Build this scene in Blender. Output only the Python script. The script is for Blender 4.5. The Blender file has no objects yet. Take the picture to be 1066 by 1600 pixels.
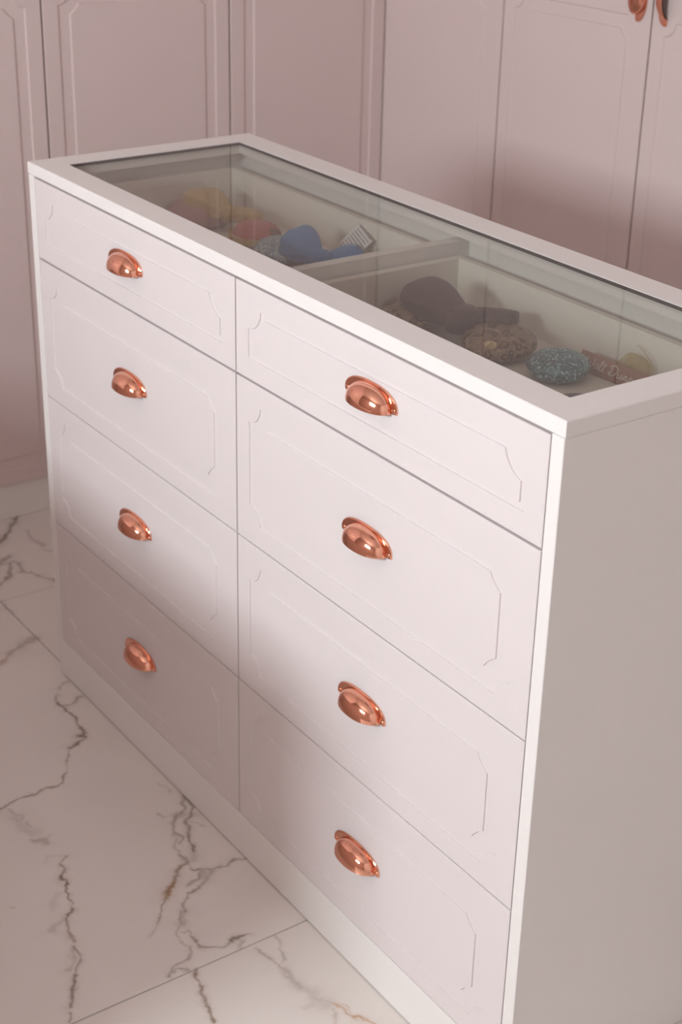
import bpy, math, random
import numpy as np
from mathutils import Matrix, Vector

random.seed(7)
S = bpy.context.scene
COL = S.collection

# ------------------------------------------------------------------ camera
cam_d = bpy.data.cameras.new('camera')
cam = bpy.data.objects.new('camera', cam_d)
COL.objects.link(cam)
S.camera = cam
RIGHT = Vector((0.5640, 0.8256, 0.0174))
FWD = Vector((-0.7414, 0.5155, -0.4297)).normalized()
RIGHT = (RIGHT - FWD * RIGHT.dot(FWD)).normalized()
UP = RIGHT.cross(FWD)
CAM = Vector((2.4540, -1.0792, 1.6314))
cam.matrix_world = Matrix(((RIGHT.x, UP.x, -FWD.x, CAM.x), (RIGHT.y, UP.y, -FWD.y, CAM.y),
                           (RIGHT.z, UP.z, -FWD.z, CAM.z), (0, 0, 0, 1)))
cam_d.sensor_fit = 'VERTICAL'
cam_d.sensor_height = 36.0
cam_d.lens = 2461.48 / 1600 * 36
cam_d.shift_x = 21.68 / 1600
cam_d.shift_y = -17.82 / 1600
cam_d.clip_start = 0.05
cam_d.dof.use_dof = True
cam_d.dof.focus_distance = 2.02
cam_d.dof.aperture_fstop = 7.0

# ------------------------------------------------------------------ light
world = bpy.data.worlds.new('world'); S.world = world
world.use_nodes = True
world.node_tree.nodes['Background'].inputs[0].default_value = (0.93, 0.96, 1.0, 1)
world.node_tree.nodes['Background'].inputs[1].default_value = 1.2

def area(name, loc, direction, sx, sy, power, color):
    l = bpy.data.lights.new(name, 'AREA'); l.shape = 'RECTANGLE'; l.size = sx; l.size_y = sy
    l.energy = power; l.color = color
    o = bpy.data.objects.new(name, l); COL.objects.link(o)
    o.location = loc
    o.rotation_euler = Vector(direction).to_track_quat('-Z', 'Y').to_euler()
    return o
WX, WZ, WW, WH, WY = 1.08, 1.74, 0.90, 0.54, -2.62      # the window opposite the chest
area('window_daylight', (WX, WY - 0.10, WZ), (0, 1, 0), WW, WH, 78.5, (0.915, 0.985, 1.03))

S.view_settings.view_transform = 'Standard'
S.view_settings.look = 'None'
S.view_settings.gamma = 1.0
S.view_settings.use_curve_mapping = False
S.view_settings.exposure = 0.0
S.cycles.use_denoising = True
S.cycles.max_bounces = 10
S.cycles.diffuse_bounces = 6
S.cycles.transparent_max_bounces = 12
S.cycles.caustics_reflective = False
S.cycles.caustics_refractive = False

# ------------------------------------------------------------------ helpers
class MB:
    """collects shapes, builds ONE mesh object"""
    def __init__(s):
        s.v = []; s.f = []; s.m = []
    def add(s, verts, faces, mi=0):
        o = len(s.v)
        s.v += [tuple(p) for p in verts]
        s.f += [tuple(o + i for i in f) for f in faces]
        s.m += [mi] * len(faces)
    def box(s, x0, x1, y0, y1, z0, z1, b=0.0, mi=0):
        if b <= 0:
            v = [(x, y, z) for z in (z0, z1) for y in (y0, y1) for x in (x0, x1)]
            s.add(v, [(0, 2, 3, 1), (4, 5, 7, 6), (0, 1, 5, 4), (2, 6, 7, 3), (0, 4, 6, 2), (1, 3, 7, 5)], mi)
            return
        # chamfered box: three verts per corner
        v = []; idx = {}
        for iz, z in enumerate((z0, z1)):
            for iy, y in enumerate((y0, y1)):
                for ix, x in enumerate((x0, x1)):
                    sx, sy, sz = (1, -1)[ix], (1, -1)[iy], (1, -1)[iz]
                    for a in range(3):
                        p = [x + sx * b, y + sy * b, z + sz * b]
                        p[a] = (x, y, z)[a]
                        idx[(ix, iy, iz, a)] = len(v); v.append(tuple(p))
        f = []
        for a in range(3):
            u, w = [(1, 2), (2, 0), (0, 1)][a]
            for side in (0, 1):
                q = []
                for (cu, cw) in ((0, 0), (1, 0), (1, 1), (0, 1)):
                    k = [0, 0, 0]; k[a] = side; k[u] = cu; k[w] = cw
                    q.append(idx[(k[0], k[1], k[2], a)])
                f.append(tuple(q if side else q[::-1]))
        for a in range(3):                      # edges parallel to axis a
            u, w = [(1, 2), (2, 0), (0, 1)][a]
            for su in (0, 1):
                for sw in (0, 1):
                    k0 = [0, 0, 0]; k1 = [0, 0, 0]
                    k0[u] = k1[u] = su; k0[w] = k1[w] = sw; k1[a] = 1
                    q = [idx[(*k0, u)], idx[(*k1, u)], idx[(*k1, w)], idx[(*k0, w)]]
                    f.append(tuple(q if (su ^ sw) else q[::-1]))
        for ix in (0, 1):
            for iy in (0, 1):
                for iz in (0, 1):
                    q = [idx[(ix, iy, iz, a)] for a in range(3)]
                    f.append(tuple(q if (ix ^ iy ^ iz) else q[::-1]))
        s.add(v, f, mi)
    def grid(s, P, mi=0, closed_u=False, closed_v=False):
        """P: list of rows of points"""
        o = len(s.v); nu = len(P); nv = len(P[0])
        for r in P:
            s.v += [tuple(p) for p in r]
        for i in range(nu if closed_u else nu - 1):
            for j in range(nv if closed_v else nv - 1):
                a = o + i * nv + j; b = o + i * nv + (j + 1) % nv
                c = o + ((i + 1) % nu) * nv + (j + 1) % nv; d = o + ((i + 1) % nu) * nv + j
                s.f.append((a, b, c, d)); s.m.append(mi)
    def tube(s, pts, r, n=8, mi=0, cap=True):
        pts = [Vector(p) for p in pts]
        rows = []
        up = Vector((0, 0, 1))
        for i, p in enumerate(pts):
            t = (pts[min(i + 1, len(pts) - 1)] - pts[max(i - 1, 0)]).normalized()
            a = t.cross(up)
            if a.length < 1e-4: a = t.cross(Vector((0, 1, 0)))
            a.normalize(); b = a.cross(t)
            rr = r[i] if isinstance(r, (list, tuple)) else r
            rows.append([p + a * rr * math.cos(2 * math.pi * k / n) + b * rr * math.sin(2 * math.pi * k / n) for k in range(n)])
        o = len(s.v)
        s.grid(rows, mi, closed_v=True)
        if cap:
            s.f.append(tuple(o + k for k in range(n))); s.m.append(mi)
            s.f.append(tuple(o + (len(pts) - 1) * n + k for k in reversed(range(n)))); s.m.append(mi)
    def build(s, name, mats, parent=None, smooth=False, xf=None):
        me = bpy.data.meshes.new(name)
        v = s.v
        if xf is not None:
            v = [tuple(xf @ Vector(p)) for p in v]
        me.from_pydata(v, [], s.f)
        if not isinstance(mats, (list, tuple)): mats = [mats]
        for m in mats: me.materials.append(m)
        if len(mats) > 1:
            me.polygons.foreach_set('material_index', s.m)
        if smooth:
            me.polygons.foreach_set('use_smooth', [True] * len(me.polygons))
        me.update(); me.validate()
        return link(name, me, parent)

def link(name, me, parent=None):
    o = bpy.data.objects.new(name, me); COL.objects.link(o)
    if parent is not None: o.parent = parent
    return o
def fix_normals(o):
    import bmesh
    bm = bmesh.new(); bm.from_mesh(o.data)
    bmesh.ops.recalc_face_normals(bm, faces=bm.faces)
    bm.to_mesh(o.data); bm.free()
    return o
def thing(name, label, cat, loc=(0, 0, 0), group=None):
    o = bpy.data.objects.new(name, None); COL.objects.link(o)
    o.location = loc; o.empty_display_size = 0.05
    tag(o, label, cat, group)
    return o
def tag(o, label, cat, group=None):
    o['label'] = label; o['category'] = cat
    if group: o['group'] = group
    return o
def structure(o, label=None):
    o['kind'] = 'structure'
    if label: o['label'] = label
    return o

# ------------------------------------------------------------------ materials
class NT:
    def __init__(s, name):
        s.mat = bpy.data.materials.new(name); s.mat.use_nodes = True
        s.t = s.mat.node_tree; s.n = s.t.nodes; s.n.clear()
        s.out = s.n.new('ShaderNodeOutputMaterial')
    def node(s, typ, inp=None, **kw):
        n = s.n.new(typ)
        for k, v in kw.items(): setattr(n, k, v)
        for k, v in (inp or {}).items(): s.set(n.inputs[k], v)
        return n
    def set(s, sock, v):
        if isinstance(v, bpy.types.NodeSocket): s.t.links.new(v, sock)
        else: sock.default_value = v
    def principled(s, **inp):
        p = s.n.new('ShaderNodeBsdfPrincipled')
        for k, v in inp.items():
            key = {'color': 'Base Color', 'rough': 'Roughness', 'metal': 'Metallic', 'normal': 'Normal',
                   'spec': 'Specular IOR Level', 'coat': 'Coat Weight', 'coat_rough': 'Coat Roughness',
                   'sheen': 'Sheen Weight', 'alpha': 'Alpha'}[k]
            s.set(p.inputs[key], v)
        s.t.links.new(p.outputs[0], s.out.inputs[0])
        return p
    def coords(s, which='Object'):
        return s.n.new('ShaderNodeTexCoord').outputs[which]
    def noise(s, scale, detail=2.0, rough=0.5, vec=None):
        n = s.node('ShaderNodeTexNoise', {'Scale': scale, 'Detail': detail, 'Roughness': rough})
        s.t.links.new(vec if vec is not None else s.coords(), n.inputs['Vector'])
        return n
    def ramp(s, fac, stops, interp='LINEAR'):
        r = s.n.new('ShaderNodeValToRGB'); r.color_ramp.interpolation = interp
        e = r.color_ramp.elements
        while len(e) < len(stops): e.new(0.5)
        for el, (p, c) in zip(e, stops):
            el.position = p; el.color = (*c, 1) if len(c) == 3 else c
        s.t.links.new(fac, r.inputs[0])
        return r.outputs[0]
    def bump(s, height, strength=0.2, dist=0.001, normal=None):
        b = s.node('ShaderNodeBump', {'Strength': strength, 'Distance': dist})
        s.t.links.new(height, b.inputs['Height'])
        return b.outputs[0]
    def mix(s, fac, a, b, blend='MIX'):
        m = s.n.new('ShaderNodeMix'); m.data_type = 'RGBA'; m.blend_type = blend
        s.set(m.inputs[0], fac)
        for i, c in ((6, a), (7, b)):
            s.set(m.inputs[i], (*c, 1) if isinstance(c, tuple) and len(c) == 3 else c)
        return m.outputs[2]
    def math(s, op, a, b=0.0):
        m = s.n.new('ShaderNodeMath'); m.operation = op
        s.set(m.inputs[0], a); s.set(m.inputs[1], b)
        return m.outputs[0]

def paint(name, col, rough, var=0.03, spec=0.4, bump=0.04):
    t = NT(name)
    n = t.noise(3.0, 3.0)
    c = t.mix(n.outputs[0], tuple(x * (1 - var) for x in col), tuple(min(1, x * (1 + var)) for x in col))
    fine = t.noise(420.0, 2.0)
    t.principled(color=c, rough=rough, spec=spec, normal=t.bump(fine.outputs[0], bump, 0.0006))
    return t.mat
PINK = paint('satin_pink_foil', (0.77, 0.71, 0.712), 0.38, 0.012)
ROSEP = paint('satin_rose_foil', (0.73, 0.61, 0.595), 0.38, 0.012)
WHITE = paint('white_laminate', (0.86, 0.83, 0.815), 0.42, 0.01)
INNER = paint('white_drawer_lining', (0.78, 0.745, 0.68), 0.5, 0.02)
WALLP = paint('wall_paint', (0.76, 0.62, 0.56), 0.8, 0.02)
WALLW = paint('white_wall_paint', (0.93, 0.91, 0.905), 0.8, 0.02)
CEIL = paint('ceiling_paint', (0.68, 0.61, 0.58), 0.85, 0.01)
GROUT = paint('grout', (0.33, 0.28, 0.25), 0.9, 0.1)
SEAL = paint('dark_glass_edge', (0.045, 0.04, 0.036), 0.5, 0.05)
CARC = paint('carcass_board', (0.80, 0.78, 0.765), 0.55, 0.02)

def copper():
    t = NT('polished_copper')
    n = t.noise(60.0, 3.0)
    r = t.math('MULTIPLY_ADD', n.outputs[0], 0.06); t.n[-1].inputs[2].default_value = 0.07
    t.principled(color=(0.88, 0.425, 0.30, 1), metal=1.0, rough=r)
    return t.mat
COPPER = copper()

def glass(name, tint):
    t = NT(name)
    lw = t.node('ShaderNodeLayerWeight', {'Blend': 0.5})
    p5 = t.math('POWER', lw.outputs['Facing'], 5.0)
    f = t.math('MULTIPLY_ADD', p5, 0.66); t.n[-1].inputs[2].default_value = 0.030
    tr = t.node('ShaderNodeBsdfTransparent', {'Color': (*tint, 1)})
    gl = t.node('ShaderNodeBsdfGlossy', {'Color': (1, 1, 1, 1), 'Roughness': 0.015})
    ms = t.n.new('ShaderNodeMixShader')
    t.t.links.new(f, ms.inputs[0]); t.t.links.new(tr.outputs[0], ms.inputs[1]); t.t.links.new(gl.outputs[0], ms.inputs[2])
    t.t.links.new(ms.outputs[0], t.out.inputs[0])
    return t.mat
GLASS = glass('clear_glass', (0.90, 0.905, 0.885))
WGLASS = glass('window_glass', (0.985, 0.99, 0.985))

def marble(name, traced):
    t = NT(name)
    co = t.coords('Object')
    cloud = t.noise(2.2, 4.0, 0.6, co)
    base = t.ramp(cloud.outputs[0], [(0.3, (0.77, 0.715, 0.675)), (0.7, (0.82, 0.765, 0.725))])
    if traced:
        at = t.node('ShaderNodeAttribute', attribute_name='vein')
        sp = t.node('ShaderNodeSeparateColor'); t.t.links.new(at.outputs['Color'], sp.inputs[0])
        fac, warm = sp.outputs[0], sp.outputs[1]
        br = t.noise(90.0, 3.0, 0.6, co)
        brk = t.ramp(br.outputs[0], [(0.30, (0.7, 0.7, 0.7)), (0.55, (1, 1, 1))])
        fac = t.math('MULTIPLY', fac, brk)
        vc = t.mix(warm, (0.17, 0.12, 0.07), (0.50, 0.26, 0.09))
    else:
        wv = t.noise(1.6, 8.0, 0.62, co)
        d = t.math('ABSOLUTE', t.math('SUBTRACT', wv.outputs[0], 0.5))
        l = t.ramp(d, [(0.0, (1, 1, 1)), (0.012, (0, 0, 0))])
        msk = t.noise(1.1, 2.0, 0.5, co)
        mk = t.ramp(msk.outputs[0], [(0.5, (0, 0, 0)), (0.62, (0.7, 0.7, 0.7))])
        fac = t.math('MULTIPLY', l, mk)
        vc = (0.17, 0.135, 0.095)
    c = t.mix(fac, base, vc)
    t.principled(color=c, rough=0.33, spec=0.4)
    return t.mat
MARBLE = marble('veined_marble_tile', True)
MARBLE2 = marble('marble_tile', False)
VEINS = [
 (0.0034,0.75,0,[(-0.6823,0.2188),(-0.6492,0.1935),(-0.6229,0.1725),(-0.5992,0.1484),(-0.5705,0.1245)]),
 (0.00266,0.35,0,[(-0.596,0.2061),(-0.5571,0.1974),(-0.5325,0.1973),(-0.5101,0.2027)]),
 (0.00196,0.3,0,[(-0.4903,0.1957),(-0.4777,0.1988),(-0.4705,0.2101)]),
 (0.00322,0.5,0,[(-0.4795,0.0845),(-0.4903,0.1002),(-0.5001,0.1177)]),
 (0.00251,0.5,0,[(-0.4734,0.0819),(-0.4697,0.0998),(-0.4713,0.1137),(-0.4619,0.1204),(-0.4402,0.1139),(-0.4178,0.1092),(-0.4074,0.1175),(-0.4081,0.1243),(-0.3889,0.1307),(-0.3667,0.1421),(-0.3564,0.1503),(-0.3388,0.1507)]),
 (0.0025,0.6,0,[(-0.4732,0.1025),(-0.4454,0.0977),(-0.4143,0.0751),(-0.4002,0.0582),(-0.3871,0.0439)]),
 (0.00177,0.22,0,[(-0.3213,0.015),(-0.3182,0.0199),(-0.2859,0.0118),(-0.2761,0.0199),(-0.2577,0.0199)]),
 (0.00497,0.42,0,[(-0.1407,0.011),(-0.1389,-0.0082),(-0.125,-0.0301),(-0.1126,-0.0537)]),
 (0.0027,0.5,0.4,[(-0.1203,-0.04),(-0.1096,-0.0576),(-0.0936,-0.0749),(-0.0861,-0.0884)]),
 (0.00156,0.45,0,[(0.0422,-0.0032),(0.0483,-0.0176),(0.0608,-0.0299)]),
 (0.00151,0.5,0,[(0.1053,-0.0038),(0.1023,-0.0123),(0.115,-0.0236),(0.1207,-0.0338),(0.1165,-0.0442),(0.1066,-0.0519),(0.0923,-0.0512),(0.0764,-0.0448)]),
 (0.00204,0.25,0,[(0.0757,-0.042),(0.0857,-0.0381)]),
 (0.00172,0.8,0,[(0.1004,-0.0538),(0.1166,-0.0517),(0.1412,-0.0513),(0.1589,-0.05),(0.1824,-0.0542),(0.205,-0.0556),(0.2215,-0.0589),(0.2291,-0.0651)]),
 (0.00214,0.85,0,[(0.2244,-0.0688),(0.2314,-0.0614),(0.2366,-0.0712),(0.2423,-0.0836),(0.2479,-0.0959),(0.2455,-0.0996)]),
 (0.00117,0.6,0,[(0.2473,-0.1004),(0.2682,-0.1129),(0.2838,-0.1229)]),
 (0.001,0.3,0,[(0.2838,-0.1229),(0.3122,-0.1394)]),
 (0.00124,0.75,0,[(0.3135,-0.1407),(0.3281,-0.1478),(0.3376,-0.1593),(0.3401,-0.1684),(0.3342,-0.1839),(0.335,-0.1956),(0.3432,-0.2084),(0.3413,-0.2209),(0.338,-0.2417),(0.3408,-0.2563),(0.3527,-0.2813)]),
 (0.00128,0.3,0,[(0.3549,-0.2665),(0.3751,-0.265),(0.3822,-0.2577),(0.3963,-0.2615)]),
 (0.00669,0.22,0,[(0.3874,-0.2679),(0.4108,-0.2681),(0.4316,-0.2646),(0.4403,-0.2582)]),
 (0.00253,0.3,0,[(0.4039,-0.2571),(0.4193,-0.255)]),
 (0.00248,0.4,0,[(0.4553,-0.2703),(0.4622,-0.2632),(0.4687,-0.2533),(0.4752,-0.2537)]),
 (0.00125,0.25,0,[(0.4669,-0.2524),(0.4614,-0.2329)]),
 (0.00243,0.12,0,[(0.5227,-0.2761),(0.5098,-0.2623),(0.5225,-0.2428)]),
 (0.0012,0.6,0,[(0.5255,-0.2416),(0.535,-0.2539),(0.546,-0.2605),(0.5577,-0.2623),(0.5625,-0.2583)]),
 (0.00197,0.8,0,[(0.5561,-0.2615),(0.563,-0.2674),(0.5745,-0.2692)]),
 (0.001,0.85,0,[(0.5713,-0.2676),(0.5867,-0.27),(0.6026,-0.2777),(0.6136,-0.2798),(0.6253,-0.287),(0.6331,-0.2876)]),
 (0.00076,0.4,0,[(0.6331,-0.2876),(0.6451,-0.2909)]),
 (0.00076,0.3,0,[(0.5903,-0.3641),(0.5911,-0.364)]),
 (0.00128,0.8,0,[(0.6455,-0.2899),(0.6556,-0.2961),(0.6619,-0.3077)]),
 (0.0037,0.25,0,[(0.6598,-0.314),(0.6652,-0.3238),(0.6761,-0.3399)]),
 (0.00112,0.2,0,[(0.6619,-0.3077),(0.6613,-0.3147)]),
 (0.00382,0.13,0,[(0.6032,-0.2892),(0.6096,-0.3046),(0.6349,-0.3155)]),
 (0.00164,0.65,0.2,[(0.6634,-0.3084),(0.6861,-0.3158),(0.7007,-0.3229),(0.7124,-0.3226)]),
 (0.00107,0.65,0,[(0.7211,-0.3268),(0.7358,-0.3245),(0.7475,-0.3267),(0.7609,-0.3345)]),
 (0.00318,0.3,0,[(0.728,-0.3278),(0.7556,-0.3425),(0.7666,-0.3537)]),
 (0.00175,0.6,0,[(0.7609,-0.3345),(0.7685,-0.3453),(0.7851,-0.3476)]),
 (0.00207,0.75,0,[(0.7806,-0.3489),(0.7963,-0.3578),(0.808,-0.367)]),
 (0.00068,0.35,0,[(0.8044,-0.3629),(0.8103,-0.3554)]),
 (0.00203,0.7,0,[(0.8054,-0.3657),(0.8228,-0.3765),(0.8373,-0.3859)]),
 (0.00164,0.6,0,[(0.8503,-0.3922),(0.8612,-0.3986)]),
 (0.00089,0.3,0,[(0.4272,-0.0202),(0.4523,-0.0106),(0.4626,-0.012)]),
 (0.00173,0.55,0,[(0.4862,0.0013),(0.5008,-0.0102),(0.5178,-0.0177),(0.5237,-0.0253),(0.5276,-0.0359),(0.5428,-0.0507),(0.5572,-0.0608)]),
 (0.00131,0.55,0,[(0.4884,-0.001),(0.5068,-0.0009),(0.5202,-0.0)]),
 (0.00214,0.65,0,[(0.5197,-0.0008),(0.5269,-0.0092),(0.5426,-0.0182),(0.55,-0.0287)]),
 (0.00602,0.25,0,[(0.5343,-0.0145),(0.5309,-0.0252),(0.5312,-0.0358)]),
 (0.00107,0.35,0,[(0.5223,-0.0329),(0.5232,-0.048),(0.5222,-0.0579),(0.5044,-0.0605)]),
 (0.00209,0.6,0,[(0.55,-0.0287),(0.5643,-0.0338),(0.5836,-0.0469),(0.6044,-0.0517),(0.6255,-0.0608)]),
 (0.00166,0.75,0,[(0.5836,-0.0469),(0.599,-0.0496),(0.6226,-0.0601)]),
 (0.00166,0.6,0,[(0.5607,-0.0608),(0.5735,-0.0597),(0.5857,-0.0595),(0.5972,-0.068)]),
 (0.00163,0.3,0,[(0.5693,-0.0635),(0.5968,-0.079),(0.6194,-0.0857),(0.6339,-0.0838)]),
 (0.00242,0.5,0,[(0.6218,-0.087),(0.6353,-0.0866),(0.6439,-0.0835)]),
 (0.00403,0.25,0,[(0.6294,-0.0651),(0.6454,-0.0762)]),
 (0.0014,0.55,0,[(0.6387,-0.0865),(0.653,-0.0847),(0.6672,-0.0828),(0.6706,-0.0727),(0.6782,-0.061),(0.6792,-0.0495),(0.6875,-0.0342),(0.6841,-0.0219),(0.6842,-0.0116),(0.6892,-0.0013)]),
 (0.00085,0.3,0,[(0.556,-0.0249),(0.5668,-0.0165),(0.5778,-0.0103)]),
 (0.00237,0.7,0.25,[(0.6444,-0.0878),(0.6516,-0.1019),(0.6629,-0.1142),(0.6731,-0.1279)]),
 (0.00273,0.8,0.45,[(0.6694,-0.1238),(0.6838,-0.1358),(0.6974,-0.1531)]),
 (0.00158,0.5,0,[(0.6748,-0.0712),(0.6846,-0.0809),(0.6948,-0.0898)]),
 (0.00313,0.4,0,[(0.6834,-0.058),(0.6945,-0.0706),(0.7059,-0.0873),(0.7081,-0.0985)]),
 (0.00317,0.35,0,[(0.6767,-0.0682),(0.6884,-0.0751),(0.6916,-0.0849)]),
 (0.00157,0.5,0,[(0.6925,-0.0884),(0.691,-0.1005),(0.6976,-0.1122)]),
 (0.00155,0.55,0,[(0.7086,-0.0929),(0.7123,-0.1088),(0.716,-0.1247)]),
 (0.00232,0.85,0.5,[(0.6781,-0.1287),(0.6928,-0.1447),(0.7042,-0.1588)]),
 (0.00112,0.6,0.1,[(0.7055,-0.157),(0.7197,-0.1725),(0.7379,-0.1876),(0.7487,-0.1923)]),
 (0.0011,0.25,0,[(0.753,-0.1947),(0.7597,-0.2084),(0.7647,-0.2186)]),
 (0.00154,0.55,0,[(0.7066,-0.0884),(0.7112,-0.1069),(0.7141,-0.1216),(0.7239,-0.135),(0.7354,-0.1454)]),
 (0.00151,0.55,0,[(0.7345,-0.1437),(0.7487,-0.1466),(0.7474,-0.1548),(0.7665,-0.1682)]),
 (0.00448,0.35,0,[(0.7463,-0.1504),(0.7621,-0.1568),(0.7689,-0.1645)]),
 (0.00109,0.4,0,[(0.7699,-0.1689),(0.7862,-0.1856),(0.8032,-0.1889),(0.8193,-0.1819)]),
 (0.00111,0.4,0,[(0.7856,-0.1777),(0.7904,-0.1704),(0.7878,-0.1625),(0.8058,-0.1616)]),
 (0.00218,0.6,0,[(0.8052,-0.1625),(0.8181,-0.1662),(0.83,-0.1655)]),
 (0.00108,0.55,0,[(0.83,-0.1655),(0.8371,-0.1546),(0.8481,-0.1435),(0.8456,-0.1243),(0.8452,-0.119)]),
 (0.00183,0.8,0,[(0.844,-0.1208),(0.8457,-0.1065),(0.8435,-0.0922)]),
 (0.00253,0.28,0,[(0.8512,-0.1098),(0.866,-0.1163)]),
 (0.00072,0.4,0,[(0.8554,-0.1034),(0.866,-0.1163)]),
 (0.00141,0.5,0,[(0.8205,-0.18),(0.8314,-0.1863),(0.8415,-0.1995),(0.8464,-0.2145),(0.8524,-0.2277),(0.8607,-0.2372)]),
 (0.00106,0.5,0,[(0.8326,-0.1845),(0.848,-0.2008)]),
 (0.00088,0.5,0,[(0.8562,-0.2274),(0.8554,-0.2148),(0.8627,-0.2092),(0.8668,-0.214)]),
 (0.00151,0.75,0.2,[(0.8685,-0.2003),(0.8891,-0.2048),(0.9125,-0.2124),(0.9381,-0.2213),(0.9533,-0.2242),(0.9672,-0.2289),(0.9779,-0.2281)]),
 (0.00108,0.35,0,[(0.8701,-0.0605),(0.8823,-0.0602),(0.9015,-0.0672),(0.9204,-0.074),(0.9292,-0.0784)]),
 (0.00178,0.4,0.1,[(0.8789,-0.097),(0.893,-0.0952),(0.9088,-0.0919),(0.931,-0.0902)]),
 (0.00417,0.35,0.1,[(0.9297,-0.0893),(0.9399,-0.0853),(0.9645,-0.0882),(0.9836,-0.0875)]),
 (0.00748,0.22,0.1,[(0.9722,-0.0879),(0.9923,-0.0854),(1.0134,-0.0812),(1.0355,-0.0752)]),
 (0.00237,0.3,0.2,[(1.0097,-0.0813),(1.0256,-0.0737),(1.0427,-0.0696)]),
 (0.00337,0.18,0,[(1.0061,-0.0868),(1.0236,-0.0932),(1.0239,-0.1064)]),
 (0.00166,0.6,0.95,[(1.0415,-0.0688),(1.0536,-0.064),(1.0656,-0.0619),(1.0764,-0.0564),(1.0918,-0.0489),(1.1031,-0.0413)]),
 (0.00101,0.4,0.9,[(1.045,-0.0607),(1.0559,-0.0551),(1.0703,-0.0547)]),
 (0.00199,0.7,0.9,[(1.0776,-0.0572),(1.0883,-0.0517)]),
 (0.00165,0.3,0.4,[(1.0513,-0.0729),(1.0727,-0.0877)]),
]

# ------------------------------------------------------------------ room shell
RX0, RX1, RY0, RY1, RH = -1.28, 3.05, WY, 1.86, 2.56
def shell():
    m = MB(); m.box(RX0 - .1, RX0, RY0 - .1, RY1 + .1, -0.02, RH); structure(m.build('wall_left', WALLP))
    m = MB(); m.box(RX0 - .1, RX1 + .1, RY1, RY1 + .1, -0.02, RH); structure(m.build('wall_back', WALLP))
    m = MB(); m.box(RX1, RX1 + .1, RY0 - .1, RY1 + .1, -0.02, RH); structure(m.build('wall_right', WALLW))
    m = MB(); m.box(RX0 - .1, RX1 + .1, RY0 - .1, RY1 + .1, RH, RH + .08); structure(m.build('ceiling', CEIL))
    # front wall with the window opening
    x0, x1, z0, z1 = WX - WW / 2, WX + WW / 2, WZ - WH / 2, WZ + WH / 2
    m = MB()
    a, b = RY0 - .1, RY0
    m.box(RX0 - .1, x0, a, b, -0.02, RH); m.box(x1, RX1 + .1, a, b, -0.02, RH)
    m.box(x0, x1, a, b, -0.02, z0); m.box(x0, x1, a, b, z1, RH)
    structure(m.build('wall_front', WALLP))
    m = MB(); f = .02
    m.box(x0, x0 + f, a + .02, b + .012, z0, z1, .002); m.box(x1 - f, x1, a + .02, b + .012, z0, z1, .002)
    m.box(x0 + f, x1 - f, a + .02, b + .012, z0, z0 + f, .002); m.box(x0 + f, x1 - f, a + .02, b + .012, z1 - f, z1, .002)
    w = structure(m.build('window_1', WHITE))
    m = MB(); m.box(x0 + f, x1 - f, a + .05, a + .054, z0 + f, z1 - f); m.build('pane', WGLASS, w)
    # unseen block added before the window to shade the lower-left drawers and floor
    m = MB(); m.box(-.662, .962, -.74, -.66, 0, .712); m.box(-.664, .972, -.75, -.65, .712, .737, .003)
    structure(m.build('added_shade_block', WALLP))
shell()

# ------------------------------------------------------------------ floor tiles
def vnoise(x, y, seed):
    """smooth value noise on arrays"""
    xi = np.floor(x).astype(np.int64); yi = np.floor(y).astype(np.int64)
    fx = x - xi; fy = y - yi
    fx = fx * fx * (3 - 2 * fx); fy = fy * fy * (3 - 2 * fy)
    def h(a, b):
        n = (a * 374761393 + b * 668265263 + seed * 974634541) & 0x7fffffff
        n = ((n ^ (n >> 13)) * 1274126177) & 0x7fffffff
        return ((n ^ (n >> 16)) & 0xffff) / 65535.0
    return (h(xi, yi) * (1 - fx) + h(xi + 1, yi) * fx) * (1 - fy) + (h(xi, yi + 1) * (1 - fx) + h(xi + 1, yi + 1) * fx) * fy - 0.5
def vein_field(X, Y):
    val = np.zeros_like(X); warm = np.zeros_like(X)
    PX = X + 0.008 * vnoise(X * 60, Y * 60, 1) + 0.0045 * vnoise(X * 190, Y * 190, 2)
    PY = Y + 0.008 * vnoise(X * 60, Y * 60, 3) + 0.0045 * vnoise(X * 190, Y * 190, 4)
    wn = 1.0 + 1.1 * vnoise(X * 55, Y * 55, 5)
    for w, s, wm, pts in VEINS:
        w *= 1.45; s = min(.95, s * 1.15)
        xs = [p[0] for p in pts]; ys = [p[1] for p in pts]; pad = 0.02 + 3 * w
        sel = np.where((X > min(xs) - pad) & (X < max(xs) + pad) & (Y > min(ys) - pad) & (Y < max(ys) + pad))[0]
        if not len(sel): continue
        px, py = PX[sel], PY[sel]; d2 = np.full(len(sel), 1e9)
        if len(pts) == 1: pts = pts * 2
        for (ax, ay), (bx, by) in zip(pts[:-1], pts[1:]):
            L = (bx - ax) ** 2 + (by - ay) ** 2 + 1e-12
            tt = np.clip(((px - ax) * (bx - ax) + (py - ay) * (by - ay)) / L, 0, 1)
            d2 = np.minimum(d2, (px - ax - tt * (bx - ax)) ** 2 + (py - ay - tt * (by - ay)) ** 2)
        ww = np.clip(w * wn[sel], w * .45, w * 1.8)
        k = s * (0.80 * np.exp(-d2 / ww ** 2) + 0.20 * np.exp(-d2 / (3.2 * ww) ** 2))
        up = k > val[sel]
        warm[sel] = np.where(up, wm, warm[sel]); val[sel] = np.maximum(val[sel], k)
    return val, warm
def axis(a, b, lo, hi, fine):
    lo, hi = max(a, lo), min(b, hi)
    if hi <= lo: return np.array([a, b])
    core = np.linspace(lo, hi, max(2, int((hi - lo) / fine) + 1))
    return np.array(([a] if lo - a > 1e-4 else []) + list(core) + ([b] if b - hi > 1e-4 else []))
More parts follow.
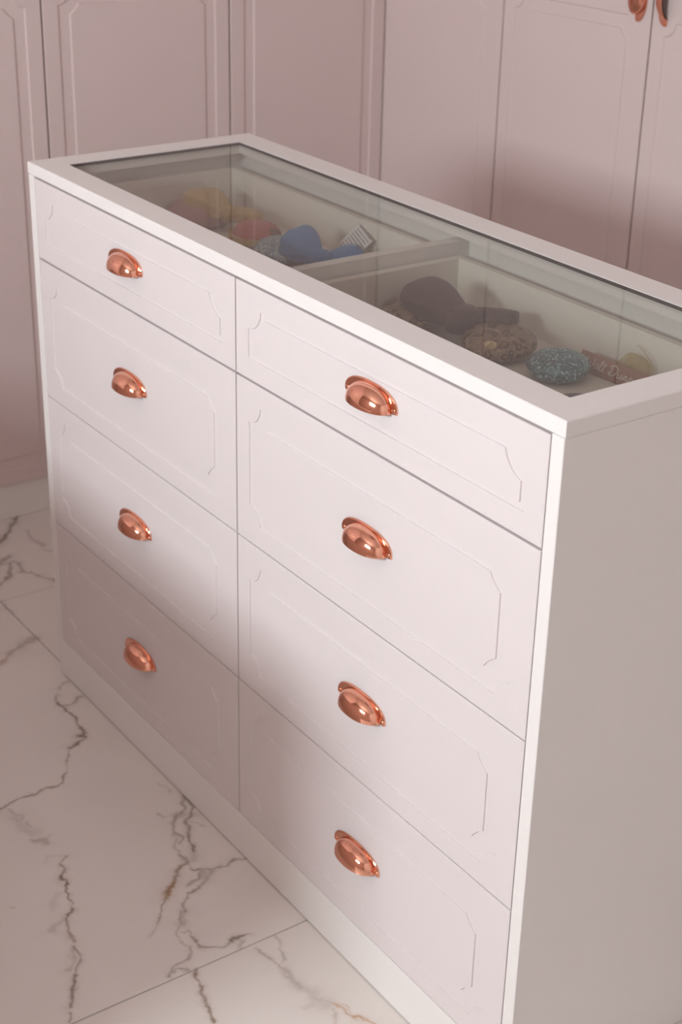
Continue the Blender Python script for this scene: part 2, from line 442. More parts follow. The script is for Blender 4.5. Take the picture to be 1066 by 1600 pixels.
def floor():
    m = MB(); m.box(RX0 - .1, RX1 + .1, RY0 - .1, RY1 + .1, -0.06, -0.0015)
    fl = structure(m.build('floor', GROUT))
    GX, GY, TX, TY, g = 0.8675, 0.0155, 1.187, 0.593, 0.0011
    for i in range(-2, 3):
        for j in range(-5, 4):
            x0, x1 = GX + (i - 1) * TX + g, GX + i * TX - g
            y0, y1 = GY + (j - 1) * TY + g, GY + j * TY - g
            x0, x1 = max(x0, RX0), min(x1, RX1); y0, y1 = max(y0, RY0), min(y1, RY1)
            if x1 - x0 < .01 or y1 - y0 < .01: continue
            seen = (x0 < 1.22 and x1 > -.75 and y0 < .36 and y1 > -.52)
            if not seen:
                m = MB(); m.box(x0, x1, y0, y1, -.008, 0, .0006); m.build('floor_tile', MARBLE2, fl); continue
            xs = axis(x0, x1, -.72, 1.20, .0018)
            ys = axis(y0, y1, -.50, .34, .0018)
            if j >= 1: xs = axis(x0, x1, -.72, .05, .0018)
            nx, ny = len(xs), len(ys)
            X, Y = np.meshgrid(xs, ys); X = X.ravel(); Y = Y.ravel()
            V = np.zeros((nx * ny, 3)); V[:, 0] = X; V[:, 1] = Y
            a = (np.arange(ny - 1)[:, None] * nx + np.arange(nx - 1)[None]).ravel()
            F = np.stack([a, a + 1, a + 1 + nx, a + nx], 1)
            # skirt down the edge
            ring = list(range(nx)) + [nx - 1 + k * nx for k in range(1, ny)] + [(ny - 1) * nx + k for k in range(nx - 2, -1, -1)] + [k * nx for k in range(ny - 2, 0, -1)]
            low = V[ring].copy(); low[:, 2] = -.008
            n0 = len(V); V = np.vstack([V, low]); r = len(ring)
            SK = np.array([(ring[(k + 1) % r], ring[k], n0 + k, n0 + (k + 1) % r) for k in range(r)])
            F = np.vstack([F, SK])
            me = bpy.data.meshes.new('floor_tile')
            me.vertices.add(len(V)); me.vertices.foreach_set('co', V.ravel())
            me.loops.add(F.size); me.loops.foreach_set('vertex_index', F.ravel().astype(np.int32))
            me.polygons.add(len(F)); me.polygons.foreach_set('loop_start', np.arange(len(F), dtype=np.int32) * 4)
            me.update(calc_edges=True)
            val, warm = vein_field(V[:, 0], V[:, 1])
            ca = me.attributes.new('vein', 'FLOAT_COLOR', 'POINT')
            C = np.ones((len(V), 4), dtype=np.float32); C[:, 0] = val; C[:, 1] = warm; C[:, 2] = 0
            ca.data.foreach_set('color', C.ravel())
            me.materials.append(MARBLE); me.validate()
            link('floor_tile', me, fl)
floor()

# ------------------------------------------------------------------ routed panel boards
def notch_loop(x0, x1, z0, z1, r, t, depth, n=7):
    """outline with concave quarter-round corners, inset by t; centre of every arc is the outer corner"""
    R = r + t; e = math.sqrt(max(R * R - t * t, 1e-9)); a0 = math.atan2(t, e); a1 = math.pi / 2 - a0
    pts = []
    rb = None
    if isinstance(n, tuple): n, rb = n
    for (cx, cz, sx, sz, rev) in ((x0, z0, 1, 1, 0), (x1, z0, -1, 1, 1), (x1, z1, -1, -1, 0), (x0, z1, 1, -1, 1)):
        arc = [(cx + sx * R * math.cos(a0 + (a1 - a0) * k / n), cz + sz * R * math.sin(a0 + (a1 - a0) * k / n)) for k in range(n + 1)]
        if rb == 0 and sz == 1:                 # square lower corners
            q = 3e-4
            arc = [(cx + sx * (t + q * (1 - k / n)), cz + sz * (t + q * k / n)) for k in range(n + 1)]
        # travel counter-clockwise: arrive along previous edge
        arc = arc[::-1] if not rev else arc
        pts.append(arc)
    return [[(x, depth, z) for (x, z) in arc] for arc in pts]
def board(m, x0, x1, z0, z1, thick, panels, ch=0.0012, depth=0.0028, w=0.0014, n=7):
    """front at y=0 (facing -y), back at y=thick; panels: list of (zlo, zhi, off_out, band, r)"""
    xa, xb = x0 + ch, x1 - ch
    cuts = [z0 + ch] + [(panels[k][1] + panels[k + 1][0]) / 2 for k in range(len(panels) - 1)] + [z1 - ch]
    for k, (pz0, pz1, off, band, r) in enumerate(panels):
        za, zb = cuts[k], cuts[k + 1]
        loops = [notch_loop(x0 + off, x1 - off, pz0, pz1, r, t, dd, n) for t, dd in
                 ((0, 0), (w, depth), (band - w, depth), (band, 0))]
        cor = [(xa, 0, za), (xb, 0, za), (xb, 0, zb), (xa, 0, zb)]
        n_ = n; n = len(loops[0][0])
        V = cor[:]
        for L in loops:
            for arc in L: V += arc
        base = lambda l, c, i: 4 + l * 4 * n + c * n + i
        F = []
        for c in range(4):
            for i in range(n - 1): F.append((c, base(0, c, i + 1), base(0, c, i)))
            c2 = (c + 1) % 4
            F.append((c, c2, base(0, c2, 0), base(0, c, n - 1)))
        for l in range(3):
            for q in range(4 * n):
                q2 = (q + 1) % (4 * n)
                F.append((4 + l * 4 * n + q, 4 + l * 4 * n + q2, 4 + (l + 1) * 4 * n + q2, 4 + (l + 1) * 4 * n + q))
        F.append(tuple(4 + 3 * 4 * n + q for q in range(4 * n)))
        m.add(V, F); n = n_
    # chamfer, sides, back
    A = [(xa, 0, z0 + ch), (xb, 0, z0 + ch), (xb, 0, z1 - ch), (xa, 0, z1 - ch)]
    B = [(x0, ch, z0), (x1, ch, z0), (x1, ch, z1), (x0, ch, z1)]
    C = [(x, thick, z) for (x, _, z) in B]
    F = []
    for q in range(4):
        q2 = (q + 1) % 4
        F += [(q2, q, 4 + q, 4 + q2), (4 + q2, 4 + q, 8 + q, 8 + q2)]
    F.append((8, 11, 10, 9))
    m.add(A + B + C, F)

# ------------------------------------------------------------------ copper cup pull
def cup_mesh():
    m = MB()
    hw, zb, zt, th = .0545, -.0055, .0240, .0032
    # flange: a half-oval plate with rounded feet, chamfered rim
    N = 36
    def fl(off, y):
        pts = []
        for k in range(N + 1):
            a = math.pi * k / N
            ex = 2 / 2.35
            x = (hw - off) * math.copysign(abs(math.cos(a)) ** ex, math.cos(a)); z = zb + .006 + (zt - zb - .006 - off) * abs(math.sin(a)) ** ex
            pts.append((x, y, z))
        # rounded feet
        pts = [(hw - off - .0005, y, zb + .0025 + off * .3), (hw - off, y, zb + .0045)] + pts + [(-hw + off, y, zb + .0045), (-hw + off + .0005, y, zb + .0025 + off * .3)]
        # inner lower edge (open crescent)
        inn = []
        for k in range(N + 5):
            a = math.pi * k / (N + 4)
            inn.append((.040 * math.cos(a), y, zb + .001 + .020 * math.sin(a)))
        return pts, inn
    rows = []
    for off, y in ((0, 0), (0, -th + .0012), (.0012, -th), ):
        o, i = fl(off, y); rows.append(o)
    inn = fl(.0012, -th)[1]
    rows.append([(x, -th, z) for (x, _, z) in inn]); rows.append([(x, 0, z) for (x, _, z) in inn])
    m.grid(rows, closed_u=True)
    L = len(rows[0])
    F0 = [r * L for r in range(5)]; F1 = [r * L + L - 1 for r in range(5)]
    m.f += [tuple(F0), tuple(reversed(F1))]; m.m += [0, 0]
    # bowl
    def bowl(a, b, c, flip):
        P = []
        for i in range(15):
            v = (math.pi / 2) * i / 14
            cv = math.cos(v) ** .82; sv = math.sin(v) ** .95
            P.append([(a * math.copysign(abs(math.cos(u)) ** .93, math.cos(u)) * cv, -.0012 - b * abs(math.sin(u)) ** .93 * cv, zb - .0006 + c * sv)
                      for u in [math.pi * k / 28 for k in range(29)]])
        return P
    P = bowl(.0425, .0245, .0275, 0); Q = bowl(.0410, .0228, .0258, 1)
    m.grid(P)
    m.grid([list(reversed(r)) for r in Q])
    m.grid([P[0], Q[0]])
    # small screw heads on the feet
    for sx in (-1, 1):
        rows = []
        for r, y in ((.0030, -th), (.0026, -th - .0012), (.0012, -th - .0018), (.0001, -th - .0019)):
            rows.append([(sx * .0490 + r * math.cos(2 * math.pi * k / 12), y, zb + .0062 + r * math.sin(2 * math.pi * k / 12)) for k in range(12)])
        m.grid(rows, closed_v=True)
    me = bpy.data.meshes.new('handle'); me.from_pydata(m.v, [], m.f)
    me.materials.append(COPPER)
    me.polygons.foreach_set('use_smooth', [True] * len(me.polygons))
    me.update(); me.validate()
    import bmesh
    bm = bmesh.new(); bm.from_mesh(me); bmesh.ops.recalc_face_normals(bm, faces=bm.faces)
    for e in bm.edges:
        if len(e.link_faces) == 2 and e.calc_face_angle(0) > .6: e.smooth = False
    bm.to_mesh(me); bm.free()
    return me
CUP = cup_mesh()

# ------------------------------------------------------------------ wardrobes
def wardrobe(name, label, frame, doors, body_end, handles):
    """frame: matrix placing the door-front plane; doors: list of (u0,u1) along the run, front faces local -y"""
    root = thing(name, label, 'wardrobe'); root.matrix_world = frame
    u0 = min(d[0] for d in doors); u1 = max(d[1] for d in doors)
    m = MB(); m.box(u0, u1, .021, .56, .088, 2.50); m.build('body', CARC, root)
    m = MB(); m.box(u0, u1, .009, .56, 0.0, .0855, .001); m.build('plinth', WHITE, root)
    m = MB(); m.box(u0, u1, .004, .56, 2.502, RH - .003, .001); m.build('cornice', ROSEP, root)
    for k, (a, b) in enumerate(doors):
        m = MB(); g = .0022
        board(m, a + g, b - g, .0885, 2.498, .0195,
              [(.0885 + .036, 1.172, .034, .0295, .028), (1.242, 2.498 - .036, .034, .0295, .028)], depth=.0034, w=.0022)
        d = m.build('door', ROSEP, root)
        h = handles.get(k)
        if h:
            o = link('handle', CUP, d)
            # crescent side towards the meeting edge: rotate in the door plane
            ang = -math.pi / 2 if h == 'R' else math.pi / 2
            u = b - .0285 if h == 'R' else a + .0285
            s = 1 if h == 'R' else -1
            o.matrix_local = Matrix.Translation((u - s * .010, 0, 1.2165)) @ Matrix.Rotation(math.pi / 2 * s, 4, 'Y')
    return root
XA = -.668; YB = 1.2352
# left wall: run direction +y, front faces +x  -> local x = +y, local -y = +x
FA = Matrix(((0, -1, 0, XA), (1, 0, 0, 0), (0, 0, 1, 0), (0, 0, 0, 1)))
doorsA = [(-1.928, -1.473), (-1.473, -1.018), (-1.018, -.563), (-.563, -.108), (-.108, .347), (.347, .8015), (.8015, 1.2342)]
wardrobe('wardrobe', 'dusty pink panelled wardrobe along the left wall, facing the short end of the glass-topped chest', FA, doorsA, 0,
         {1: 'L', 0: 'R', 2: 'R', 3: 'L', 4: 'R', 5: 'L'})
FB = Matrix(((1, 0, 0, 0), (0, 1, 0, YB), (0, 0, 1, 0), (0, 0, 0, 1)))
doorsB = [(-.80, -.2425), (-.2425, .1992), (.1992, .641), (.641, 1.083), (1.083, 1.525), (1.525, 1.967), (1.967, 2.409)]
wardrobe('wardrobe', 'dusty pink panelled wardrobe behind the chest with two copper pulls side by side', FB, doorsB, 0,
         {1: 'R', 2: 'L', 3: 'R', 4: 'L', 5: 'R', 6: 'L'})

# ------------------------------------------------------------------ the chest of drawers
W, D = 1.3403, .4370
chest = thing('dresser', 'pale pink chest of eight drawers with copper cup pulls and glass display top', 'dresser')
TB = .9800                                  # underside of the top frame
gx0, gx1, gy0, gy1 = .0546, W - .0502, .0496, D - .0525
def top_frame():
    c = .0012
    def rect(x0, x1, y0, y1, z): return [(x0, y0, z), (x1, y0, z), (x1, y1, z), (x0, y1, z)]
    loops = [rect(gx0, gx1, gy0, gy1, TB), rect(.001, W - .001, 0 + .001, D - .001, TB), rect(0, W, 0, D, TB + .001),
             rect(0, W, 0, D, 1 - c), rect(c, W - c, c, D - c, 1.0), rect(gx0, gx1, gy0, gy1, 1.0)]
    m = MB(); m.grid(loops, closed_u=True, closed_v=True)
    return fix_normals(m.build('top_frame', WHITE, chest))
top_frame()
def ring(m, x0, x1, y0, y1, t, z0, z1):
    m.box(x0, x1, y0, y0 + t, z0, z1); m.box(x0, x1, y1 - t, y1, z0, z1)
    m.box(x0, x0 + t, y0 + t, y1 - t, z0, z1); m.box(x1 - t, x1, y0 + t, y1 - t, z0, z1)
m = MB(); ring(m, gx0, gx1, gy0, gy1, .0013, .9945, .9992); m.build('glass_seal', SEAL, chest)
m = MB(); m.box(gx0 + .0018, gx1 - .0018, gy0 + .0018, gy1 - .0018, .9945, .9994, .0004); m.build('glass_top', GLASS, chest)
o = .0014; ST = .0200
m = MB(); m.box(o, o + ST, 0, D - o, 0, TB - .0006, .0008); m.build('side_panel', WHITE, chest)
m = MB(); m.box(W - o - ST, W - o, 0, D - o, 0, TB - .0006, .0008); m.build('side_panel', WHITE, chest)
ZP = .0803
m = MB(); m.box(o + ST, W - o - ST, 0, .018, .0022, ZP, .0008); m.build('plinth', WHITE, chest)
m = MB(); m.box(o + ST, W - o - ST, .406, D - .004, 0, TB - .001); m.build('back_panel', CARC, chest)
m = MB(); m.box(.6592, .6788, .022, .405, ZP, .9735); m.build('divider', CARC, chest)
m = MB(); m.box(o + ST, W - o - ST, .019, .405, .062, ZP - .001); m.build('bottom_panel', CARC, chest)

XL, XC, XR = o + ST, .6690, W - o - ST
ZT, Z12, Z23, Z34 = .9790, .8380, .5848, .3341
rows = [(Z12 + .0018, ZT - .0030, .031, .0095, .031), (Z23 + .0011, Z12 - .0020, .0325, .0285, .028),
        (Z34 + .0011, Z23 - .0011, .0325, .0285, .028), (ZP + .0016, Z34 - .0011, .0325, .0285, .028)]
cols = [(XL + .0016, XC - .0017), (XC + .0017, XR - .0022)]
for ci, (xa, xb) in enumerate(cols):
    for ri, (za, zb, off, band, r) in enumerate(rows):
        m = MB()
        board(m, xa, xb, za, zb, .018, [(za + off, zb - off, off + .001, band, r)], ch=.0008, depth=.0022, w=.0004, n=(7, 0) if ri == 0 else 7)
        d = m.build('drawer', PINK, chest)
        d.location.y = .0006
        h = link('handle', CUP, d)
        zc = (za + zb) / 2
        h.location = ((xa + xb) / 2, 0.0, zc)
        if ri == 0:
            # the open box behind the front, seen through the glass
            bx0, bx1 = (xa + .012, .6560) if ci == 0 else (.6840, xb - .012)
            t = .013; z0, z1 = .878, .954
            m = MB(); y0, y1 = .0185, .384
            m.box(bx0, bx0 + t, y0, y1, z0, z1, .001); m.box(bx1 - t, bx1, y0, y1, z0, z1, .001)
            m.box(bx0 + t, bx1 - t, y0, y0 + t, z0, z1, .001); m.box(bx0 + t, bx1 - t, y1 - t, y1, z0, z1, .001)
            m.box(bx0 + t, bx1 - t, y0 + t, y1 - t, z0, z0 + .006)
            m.build('drawer_box', INNER, d)
# remaining carcass boards hidden behind the fronts keep the gaps dark
m = MB(); m.box(.0215, .6588, .030, .404, .8475, .8600); m.build('rail', CARC, chest)
m = MB(); m.box(.6792, 1.3185, .030, .404, .8475, .8600); m.build('rail', CARC, chest)

# ------------------------------------------------------------------ ear headbands in the two top drawers
def sequin(name, stops, scale, rough=0.3, metal=0.75, bump=0.8):
    t = NT(name)
    co = t.coords('Object')
    v = t.node('ShaderNodeTexVoronoi', {'Scale': scale}); t.t.links.new(co, v.inputs['Vector'])
    h = t.node('ShaderNodeSeparateColor'); t.t.links.new(v.outputs['Color'], h.inputs[0])
    c = t.ramp(h.outputs[0], stops)
    t.principled(color=c, rough=rough, metal=metal, normal=t.bump(h.outputs[1], bump, 0.004))
    return t.mat
def cloth(name, col, var=0.15, scale=300.0, rough=0.85, sheen=0.2):
    t = NT(name)
    n = t.noise(scale, 2.0); big = t.noise(14.0, 3.0)
    f = t.math('ADD', t.math('MULTIPLY', n.outputs[0], .6), t.math('MULTIPLY', big.outputs[0], .4))
    c = t.mix(f, tuple(x * (1 - var) for x in col), tuple(min(1, x * (1 + var)) for x in col))
    t.principled(color=c, rough=rough, sheen=sheen, normal=t.bump(n.outputs[0], .35, .0012))
    return t.mat
def leopard():
    t = NT('leopard_sequins')
    co = t.coords('Object')
    w = t.noise(40.0, 2.0, .5, co)
    vec = t.mix(0.025, co, w.outputs['Color'], 'ADD')
    v = t.node('ShaderNodeTexVoronoi', {'Scale': 74.0, 'Randomness': 0.85}); t.t.links.new(vec, v.inputs['Vector'])
    d = v.outputs['Distance']
    base = t.ramp(d, [(0.0, (.24, .16, .085)), (.24, (.22, .145, .08)), (.32, (.07, .045, .03)), (.42, (.07, .045, .03)), (.50, (.27, .20, .13)), (1.0, (.32, .25, .17))])
    s = t.node('ShaderNodeTexVoronoi', {'Scale': 420.0}); t.t.links.new(co, s.inputs['Vector'])
    sc = t.node('ShaderNodeSeparateColor'); t.t.links.new(s.outputs['Color'], sc.inputs[0])
    c = t.mix(1.0, base, t.ramp(sc.outputs[0], [(0, (.65, .62, .6)), (.8, (1.1, 1.05, 1)), (1, (1.7, 1.65, 1.5))]), 'MULTIPLY')
    t.principled(color=c, rough=.38, metal=.35, normal=t.bump(sc.outputs[1], .6, .003))
    return t.mat
LEO = leopard()
GOLDSEQ = sequin('gold_sequins', [(0, (.45, .30, .12)), (.6, (.75, .55, .28)), (1, (1, .85, .55))], 330.0, .3, .6)
TEAL = sequin('teal_sequins', [(0, (.07, .15, .19)), (.6, (.13, .27, .32)), (.9, (.25, .48, .52)), (1, (.6, .9, .92))], 330.0, .28, .6)
GREYBLUE = sequin('grey_blue_sequins', [(0, (.14, .25, .33)), (.6, (.27, .41, .50)), (1, (.70, .76, .70))], 300.0, .35, .45)
BROWN = cloth('dark_brown_satin', (.052, .036, .033), .18, 160.0, .6, .1)
BLUE = cloth('blue_glitter_cloth', (.075, .25, .54), .38, 650.0, .7, .3)
YELLOW = cloth('mustard_yellow_cloth', (.50, .33, .10), .22, 200.0)
RED = cloth('coral_red_cloth', (.50, .12, .10), .30, 110.0)
ROSE = cloth('dusty_rose_cloth', (.42, .20, .19), .2, 200.0)
TAN = cloth('tan_leather_band', (.36, .185, .115), .2, 120.0, .6)
GREYD = cloth('charcoal_felt', (.09, .08, .085), .15, 200.0)
CREAM = cloth('cream_thread', (.88, .80, .70), .05, 200.0)
GOLDT = cloth('gold_thread', (.50, .36, .20), .2, 900.0)
def card():
    t = NT('printed_card')
    co = t.coords('UV')
    sp = t.node('ShaderNodeSeparateXYZ'); t.t.links.new(co, sp.inputs[0])
    ln = t.math('FRACT', t.math('MULTIPLY', sp.outputs[0], 9.0))
    dash = t.noise(38.0, 1.0, .5, co)
    on = t.math('LESS_THAN', ln, .42)
    on2 = t.math('GREATER_THAN', dash.outputs[0], .40)
    inx = t.math('MULTIPLY', t.math('GREATER_THAN', sp.outputs[1], .07), t.math('LESS_THAN', sp.outputs[1], .93))
    f = t.math('MULTIPLY', t.math('MULTIPLY', on, on2), t.math('MULTIPLY', inx, .8))
    t.principled(color=t.mix(f, (.80, .78, .77), (.12, .11, .11)), rough=.6)
    return t.mat
CARD = card()
def sheer():
    t = NT('sheer_yellow_organza')
    tr = t.node('ShaderNodeBsdfTransparent', {'Color': (.97, .93, .80, 1)})
    df = t.node('ShaderNodeBsdfDiffuse', {'Color': (.60, .50, .28, 1)})
    n = t.noise(60.0, 2.0)
    ms = t.n.new('ShaderNodeMixShader')
    t.t.links.new(t.math('MULTIPLY', n.outputs[0], .55), ms.inputs[0])
    t.t.links.new(tr.outputs[0], ms.inputs[1]); t.t.links.new(df.outputs[0], ms.inputs[2])
    t.t.links.new(ms.outputs[0], t.out.inputs[0])
    return t.mat
SHEER = sheer()
ZF = .884                                    # floor of the drawer boxes

def ear(name, mat, c, rx, ry, tz, rz=0.0, tilt=(0, 0), parent=None, nu=40, nv=14, lump=0.0):
    """padded round ear: a cushion with a pinched seam"""
    m = MB(); rows = []
    for i in range(nv + 1):
        v = -math.pi / 2 + math.pi * i / nv
        k = math.cos(v) ** .62; z = math.copysign(abs(math.sin(v)) ** 1.15, math.sin(v))
        rows.append([(rx * k * math.cos(2 * math.pi * j / nu), ry * k * math.sin(2 * math.pi * j / nu),
                      tz * z * (1 + lump * math.sin(3 * 2 * math.pi * j / nu + 1)) ) for j in range(nu)])
    m.grid(rows, closed_v=True)
    xf = Matrix.Translation(c) @ Matrix.Rotation(rz, 4, 'Z') @ Matrix.Rotation(tilt[0], 4, 'X') @ Matrix.Rotation(tilt[1], 4, 'Y')
    return m.build(name, mat, parent, True, xf)
def loop(name, mat, a, b, w, h, parent, up=(0, 0, 1), pinch=.3, n=22, k=36, fold=.13, end=.78, seed=0):
    """one loop of a bow from the knot a to the rounded end b: half-width w, half-height h"""
    a, b = Vector(a), Vector(b); d = b - a
    t = d.normalized(); s = Vector(up).cross(t).normalized(); u = t.cross(s)
    rnd = random.Random(seed); ph = rnd.random() * 6
    m = MB(); rows = []
    for i in range(n + 1):
        f = i / n
        if f < end: g = pinch + (1 - pinch) * math.sin(math.pi / 2 * f / end) ** 1.2
        else: g = math.sqrt(max(0.0, 1 - ((f - end) / (1 - end)) ** 2.4))
        row = []
        for j in range(k):
            q = 2 * math.pi * j / k
            ex = 1 + fold * (1.15 - f) * math.sin(4 * q + ph) + .06 * math.sin(2 * q + 5 * f + ph) + .035 * math.sin(7 * q + 8 * f + ph)
            row.append(a + d * f + s * (w * g * ex * math.copysign(abs(math.cos(q)) ** .8, math.cos(q)))
                       + u * (h * g * ex * math.copysign(abs(math.sin(q)) ** .9, math.sin(q))))
        rows.append(row)
    m.grid(rows, closed_v=True)
    return m.build(name, mat, parent, True)
def strip(name, mat, pts, wdir, half, thick, parent):
    """flat band of given half width along wdir following pts"""
    pts = [Vector(p) for p in pts]; wd = Vector(wdir).normalized(); rows = []
    for i, p in enumerate(pts):
        t = (pts[min(i + 1, len(pts) - 1)] - pts[max(i - 1, 0)]).normalized()
        nn = t.cross(wd).normalized()
        hh = half[i] if isinstance(half, (list, tuple)) else half
        rows.append([p + wd * hh + nn * thick, p + wd * hh - nn * thick, p - wd * hh - nn * thick, p - wd * hh + nn * thick])
    m = MB(); m.grid(rows, closed_v=True)
    n = len(pts) - 1
    m.f += [(3, 2, 1, 0), (n * 4, n * 4 + 1, n * 4 + 2, n * 4 + 3)]; m.m += [0, 0]
    return fix_normals(m.build(name, mat, parent))
def band_curve(x0, x1, y0, depth, z, n=22):
    xc, r = (x0 + x1) / 2, (x1 - x0) / 2
    return [(xc + r * math.cos(math.pi * k / n), y0 - depth * math.sin(math.pi * k / n) ** .8, z) for k in range(n + 1)]

# leopard ears with a dark bow
h = thing('ear_headband', 'leopard print sequinned ear headband with a large dark brown bow under the glass', 'headband', (.82, .25, ZF), 'ear headbands in the top drawers')
def adopt(root, objs, loc):
    for o in objs: o.location = Vector(o.location) - Vector(loc)
P = [ear('ear', LEO, (.903, .281, ZF + .0185), .054, .053, .018, .2, (.06, .02), h),
     ear('ear', LEO, (.742, .262, ZF + .019), .057, .053, .018, -.2, (0, -.05), h),
     loop('bow_loop', BROWN, (.846, .266, ZF + .034), (.735, .262, ZF + .050), .042, .025, h, pinch=.48, seed=1),
     loop('bow_loop', BROWN, (.828, .283, ZF + .034), (.892, .322, ZF + .034), .021, .016, h, pinch=.8, end=.93, seed=4),
     ear('bow_knot', BROWN, (.838, .268, ZF + .034), .028, .030, .020, .3, (0, 0), h),
     strip('band', BROWN, band_curve(.75, .895, .235, .13, ZF + .008), (0, 0, 1), .0075, .0012, h),
     ear('gold_patch', GOLDSEQ, (.927, .246, ZF + .0275), .010, .008, .0035, .0, (.35, .1), h)]
P[-1]['label'] = 'patch of shiny gold sequins'
adopt(h, P, (.82, .25, ZF))

# blue glitter bow with grey-blue sequinned ears and a card tag
L = (.44, .28, ZF)
h = thing('ear_headband', 'grey-blue sequinned ear headband with blue glitter bow and white printed card tag', 'headband', L, 'ear headbands in the top drawers')
P = [ear('ear', GREYBLUE, (.376, .272, ZF + .0175), .052, .047, .0165, .2, (0, .03), h),
     ear('ear', GREYBLUE, (.535, .235, ZF + .0170), .050, .046, .016, -.2, (0, 0), h),
     loop('bow_loop', BLUE, (.462, .282, ZF + .020), (.398, .268, ZF + .047), .036, .023, h, pinch=.42, seed=2),
     loop('bow_loop', BLUE, (.462, .288, ZF + .018), (.482, .352, ZF + .028), .026, .014, h, pinch=.55, end=.7, seed=3),
     ear('bow_knot', BLUE, (.464, .286, ZF + .022), .016, .018, .015, 0, (0, 0), h),
     strip('band', GREYD, band_curve(.375, .535, .240, .12, ZF + .008), (0, 0, 1), .0075, .0012, h)]
m = MB()
A, B, C, Dq = Vector((.447, .369, .9465)), Vector((.494, .362, .931)), Vector((.474, .349, .906)), Vector((.428, .322, .901))
Dq = A + (C - B)*1.55; C2 = B + (C - B)*1.55
nrm = (B - A).cross(Dq - A).normalized() * .0007
vs = [A + nrm, B + nrm, C2 + nrm, Dq + nrm, A - nrm, B - nrm, C2 - nrm, Dq - nrm]
m.add(vs, [(0, 1, 2, 3), (7, 6, 5, 4), (0, 4, 5, 1), (1, 5, 6, 2), (2, 6, 7, 3), (3, 7, 4, 0)])
tg = fix_normals(m.build('tag', CARD, h)); tg['label'] = 'white card tag with rows of fine print'
uv = tg.data.uv_layers.new(name='UVMap')
UVC = {0: (0, 0), 1: (0, 1), 2: (1, 1), 3: (1, 0), 4: (0, 0), 5: (0, 1), 6: (1, 1), 7: (1, 0)}
for lp in tg.data.loops: uv.data[lp.index].uv = UVC[lp.vertex_index]
P.append(tg)
adopt(h, P, L)

# mustard, rose and coral cloth ears
L = (.19, .28, ZF)
h = thing('ear_headband', 'mustard yellow and coral red cloth ear headband at the far left of the display', 'headband', L, 'ear headbands in the top drawers')
P = [ear('ear', ROSE, (.118, .262, ZF + .020), .062, .056, .020, .3, (0, .05), h),
     ear('ear', RED, (.272, .285, ZF + .0175), .046, .040, .0165, -.2, (0, .05), h),
     ear('ear_tip', cloth('brown_cloth', (.20, .12, .075), .2), (.302, .297, ZF + .0185), .016, .014, .012, -.2, (0, 0), h),
     loop('bow_loop', YELLOW, (.192, .276, ZF + .030), (.088, .272, ZF + .044), .038, .019, h, pinch=.45, seed=5),
     loop('bow_loop', YELLOW, (.182, .290, ZF + .030), (.235, .318, ZF + .027), .020, .012, h, pinch=.8, end=.6, seed=6),
     ear('bow_knot', YELLOW, (.188, .281, ZF + .031), .017, .019, .014, 0, (0, 0), h),
     strip('piping', YELLOW, [(.272 + .050 * math.cos(a), .285 + .044 * math.sin(a), ZF + .013) for a in [math.pi * (1.0 + k / 18) for k in range(19)]], (0, 0, 1), .005, .003, h),
     strip('band', ROSE, band_curve(.12, .27, .240, .12, ZF + .008), (0, 0, 1), .0075, .0012, h)]
adopt(h, P, L)

# teal ear, tan band with lettering
L = (1.08, .28, ZF)
h = thing('ear_headband', 'teal sequinned ear headband with a tan band carrying white script lettering', 'headband', L, 'ear headbands in the top drawers')
P = [ear('ear', TEAL, (1.012, .293, ZF + .0165), .043, .041, .016, .4, (.10, 0), h),
     ear('ear', GREYD, (1.150, .220, ZF + .012), .062, .050, .0115, 0, (0, 0), h)]
bp = []
for k in range(15):
    f = k / 14
    bp.append((1.000 + .150 * f, .343 + .006 * math.sin(f * 2.2) - .028 * max(0, f - .75) * 4 * (f - .75), ZF + .0125 - .002 * f))
BN = strip('band', TAN, bp, (0, .42, .91), [.0135 - .001 * k / 14 for k in range(15)], .0022, h)
P.append(BN)
# the lettering: script strokes lying on the band
GL = {
 'W': (1.15, [[(.0, .75), (.1, .95), (.22, .8), (.18, .3), (.3, .02), (.45, .2), (.58, .62), (.6, .3), (.72, .02), (.95, .3), (1.05, .85), (.95, 1.0)]]),
 'a': (.62, [[(.5, .48), (.3, .55), (.08, .35), (.12, .08), (.32, .05), (.48, .3), (.5, .48), (.48, .15), (.62, .04)]]),
 'l': (.40, [[(.0, .05), (.22, .5), (.30, .95), (.2, 1.0), (.12, .6), (.14, .15), (.28, .02), (.4, .1)]]),
 't': (.48, [[(.05, .05), (.2, .5), (.26, .95), (.2, .4), (.22, .08), (.4, .04)], [(-.02, .66), (.46, .72)]]),
 ' ': (.40, []),
 'D': (1.15, [[(.35, .95), (.3, .5), (.28, .05)], [(.0, .7), (.2, 1.0), (.65, 1.02), (1.0, .7), (.95, .3), (.6, .02), (.2, .04), (.05, .18), (.2, .26)]]),
 'i': (.34, [[(.1, .5), (.1, .12), (.2, .03), (.34, .1)], [(.13, .76), (.16, .80)]]),
 's': (.48, [[(.0, .05), (.25, .52), (.2, .35), (.36, .15), (.22, .02), (.08, .08)], [(.3, .05), (.48, .1)]]),
 'n': (.62, [[(.05, .5), (.08, .05), (.14, .4), (.32, .52), (.4, .3), (.42, .08), (.62, .06)]]),
 'e': (.50, [[(.05, .25), (.34, .32), (.3, .52), (.12, .45), (.08, .15), (.26, .02), (.5, .12)]]),
 'y': (.60, [[(.08, .5), (.1, .2), (.28, .12), (.44, .5), (.38, -.1), (.2, -.4), (.06, -.28), (.3, -.02), (.6, .15)]]),
}
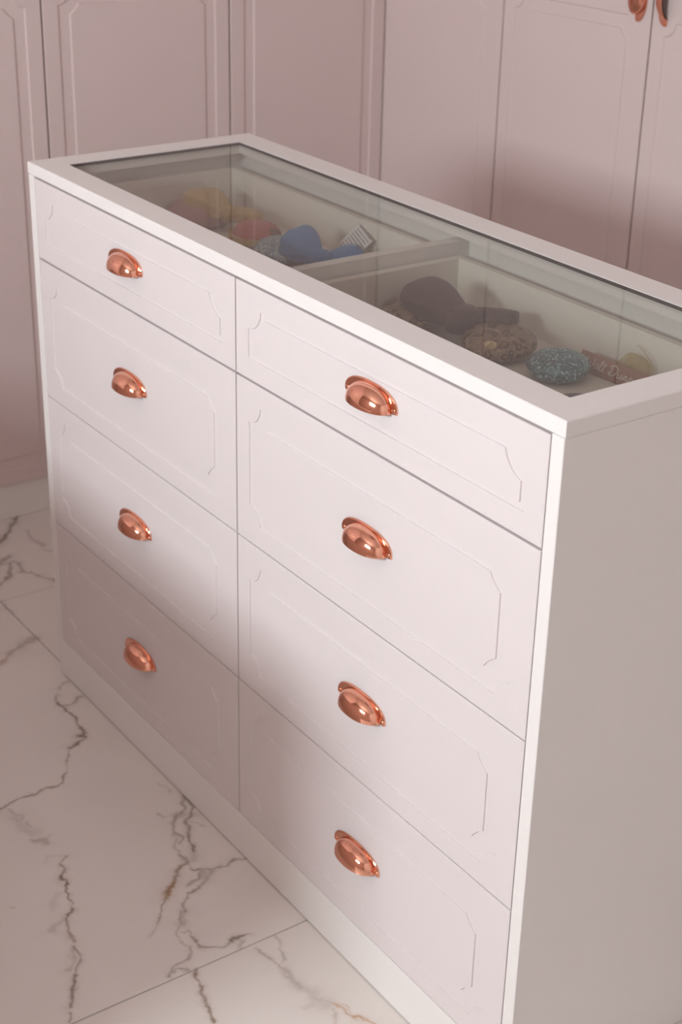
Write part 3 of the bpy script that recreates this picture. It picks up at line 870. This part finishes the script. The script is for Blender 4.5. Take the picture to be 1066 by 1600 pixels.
def smooth(p, n=5):
    if len(p) < 3: return p
    out = []
    for i in range(len(p) - 1):
        p0, p1, p2, p3 = p[max(i - 1, 0)], p[i], p[i + 1], p[min(i + 2, len(p) - 1)]
        for k in range(n):
            t = k / n
            out.append(tuple(.5 * (2 * b + (c - a) * t + (2 * a - 5 * b + 4 * c - d) * t * t + (-a + 3 * b - 3 * c + d) * t ** 3) for a, b, c, d in zip(p0, p1, p2, p3)))
    return out + [p[-1]]
m = MB(); TX_ = 'Walt Disney'; tot = sum(GL[c][0] for c in TX_); pen = 0.0
x_a, x_b = 1.012, 1.104; sc = (x_b - x_a) / tot
wd = Vector((0, .42, .91)).normalized()
nface = Vector((1, 0, 0)).cross(wd); nface = nface if nface.y < 0 else -nface
for ch in TX_:
    adv, st = GL[ch]
    for poly in st:
        pts = []
        for (a, b) in smooth(poly):
            x = x_a + (pen + a + .12 * b) * sc; f = (x - 1.0) / .150
            base = Vector((x, .343 + .006 * math.sin(f * 2.2) - .028 * max(0, f - .75) * 4 * (f - .75), ZF + .0125 - .002 * f))
            pts.append(base + wd * ((b - .42) * .0135) + nface * .0027)
        m.tube(pts, .0008, 6)
    pen += adv
lt = m.build('lettering', CREAM, h, True); lt['label'] = 'white script lettering on the tan band'
P.append(lt)
# sheer yellow ribbon with a wired edge, standing behind the band
m = MB(); rows = []
for i in range(13):
    a = math.pi * i / 12
    rows.append([Vector((1.086 + .034 * r * math.cos(a), .360 - .010 * (1 - r) - .004 * math.sin(5 * a) * r, ZF + .004 + .040 * r * math.sin(a))) for r in (0.02, .35, .7, 1.0)])
m.grid(rows)
sh = m.build('ribbon', SHEER, h, True); sh['label'] = 'sheer yellow organza ribbon'
sol = sh.modifiers.new('thickness', 'SOLIDIFY'); sol.thickness = .0006
m = MB(); m.tube([(1.082, .365, .937), (1.096, .364, .932), (1.108, .363, .924), (1.115, .362, .912), (1.116, .361, .900), (1.112, .360, .889)], [.0004, .0006, .0008, .0009, .0008, .0006], 8)
P += [sh, m.build('ribbon_wire', GOLDT, h, True)]
adopt(h, P, L)
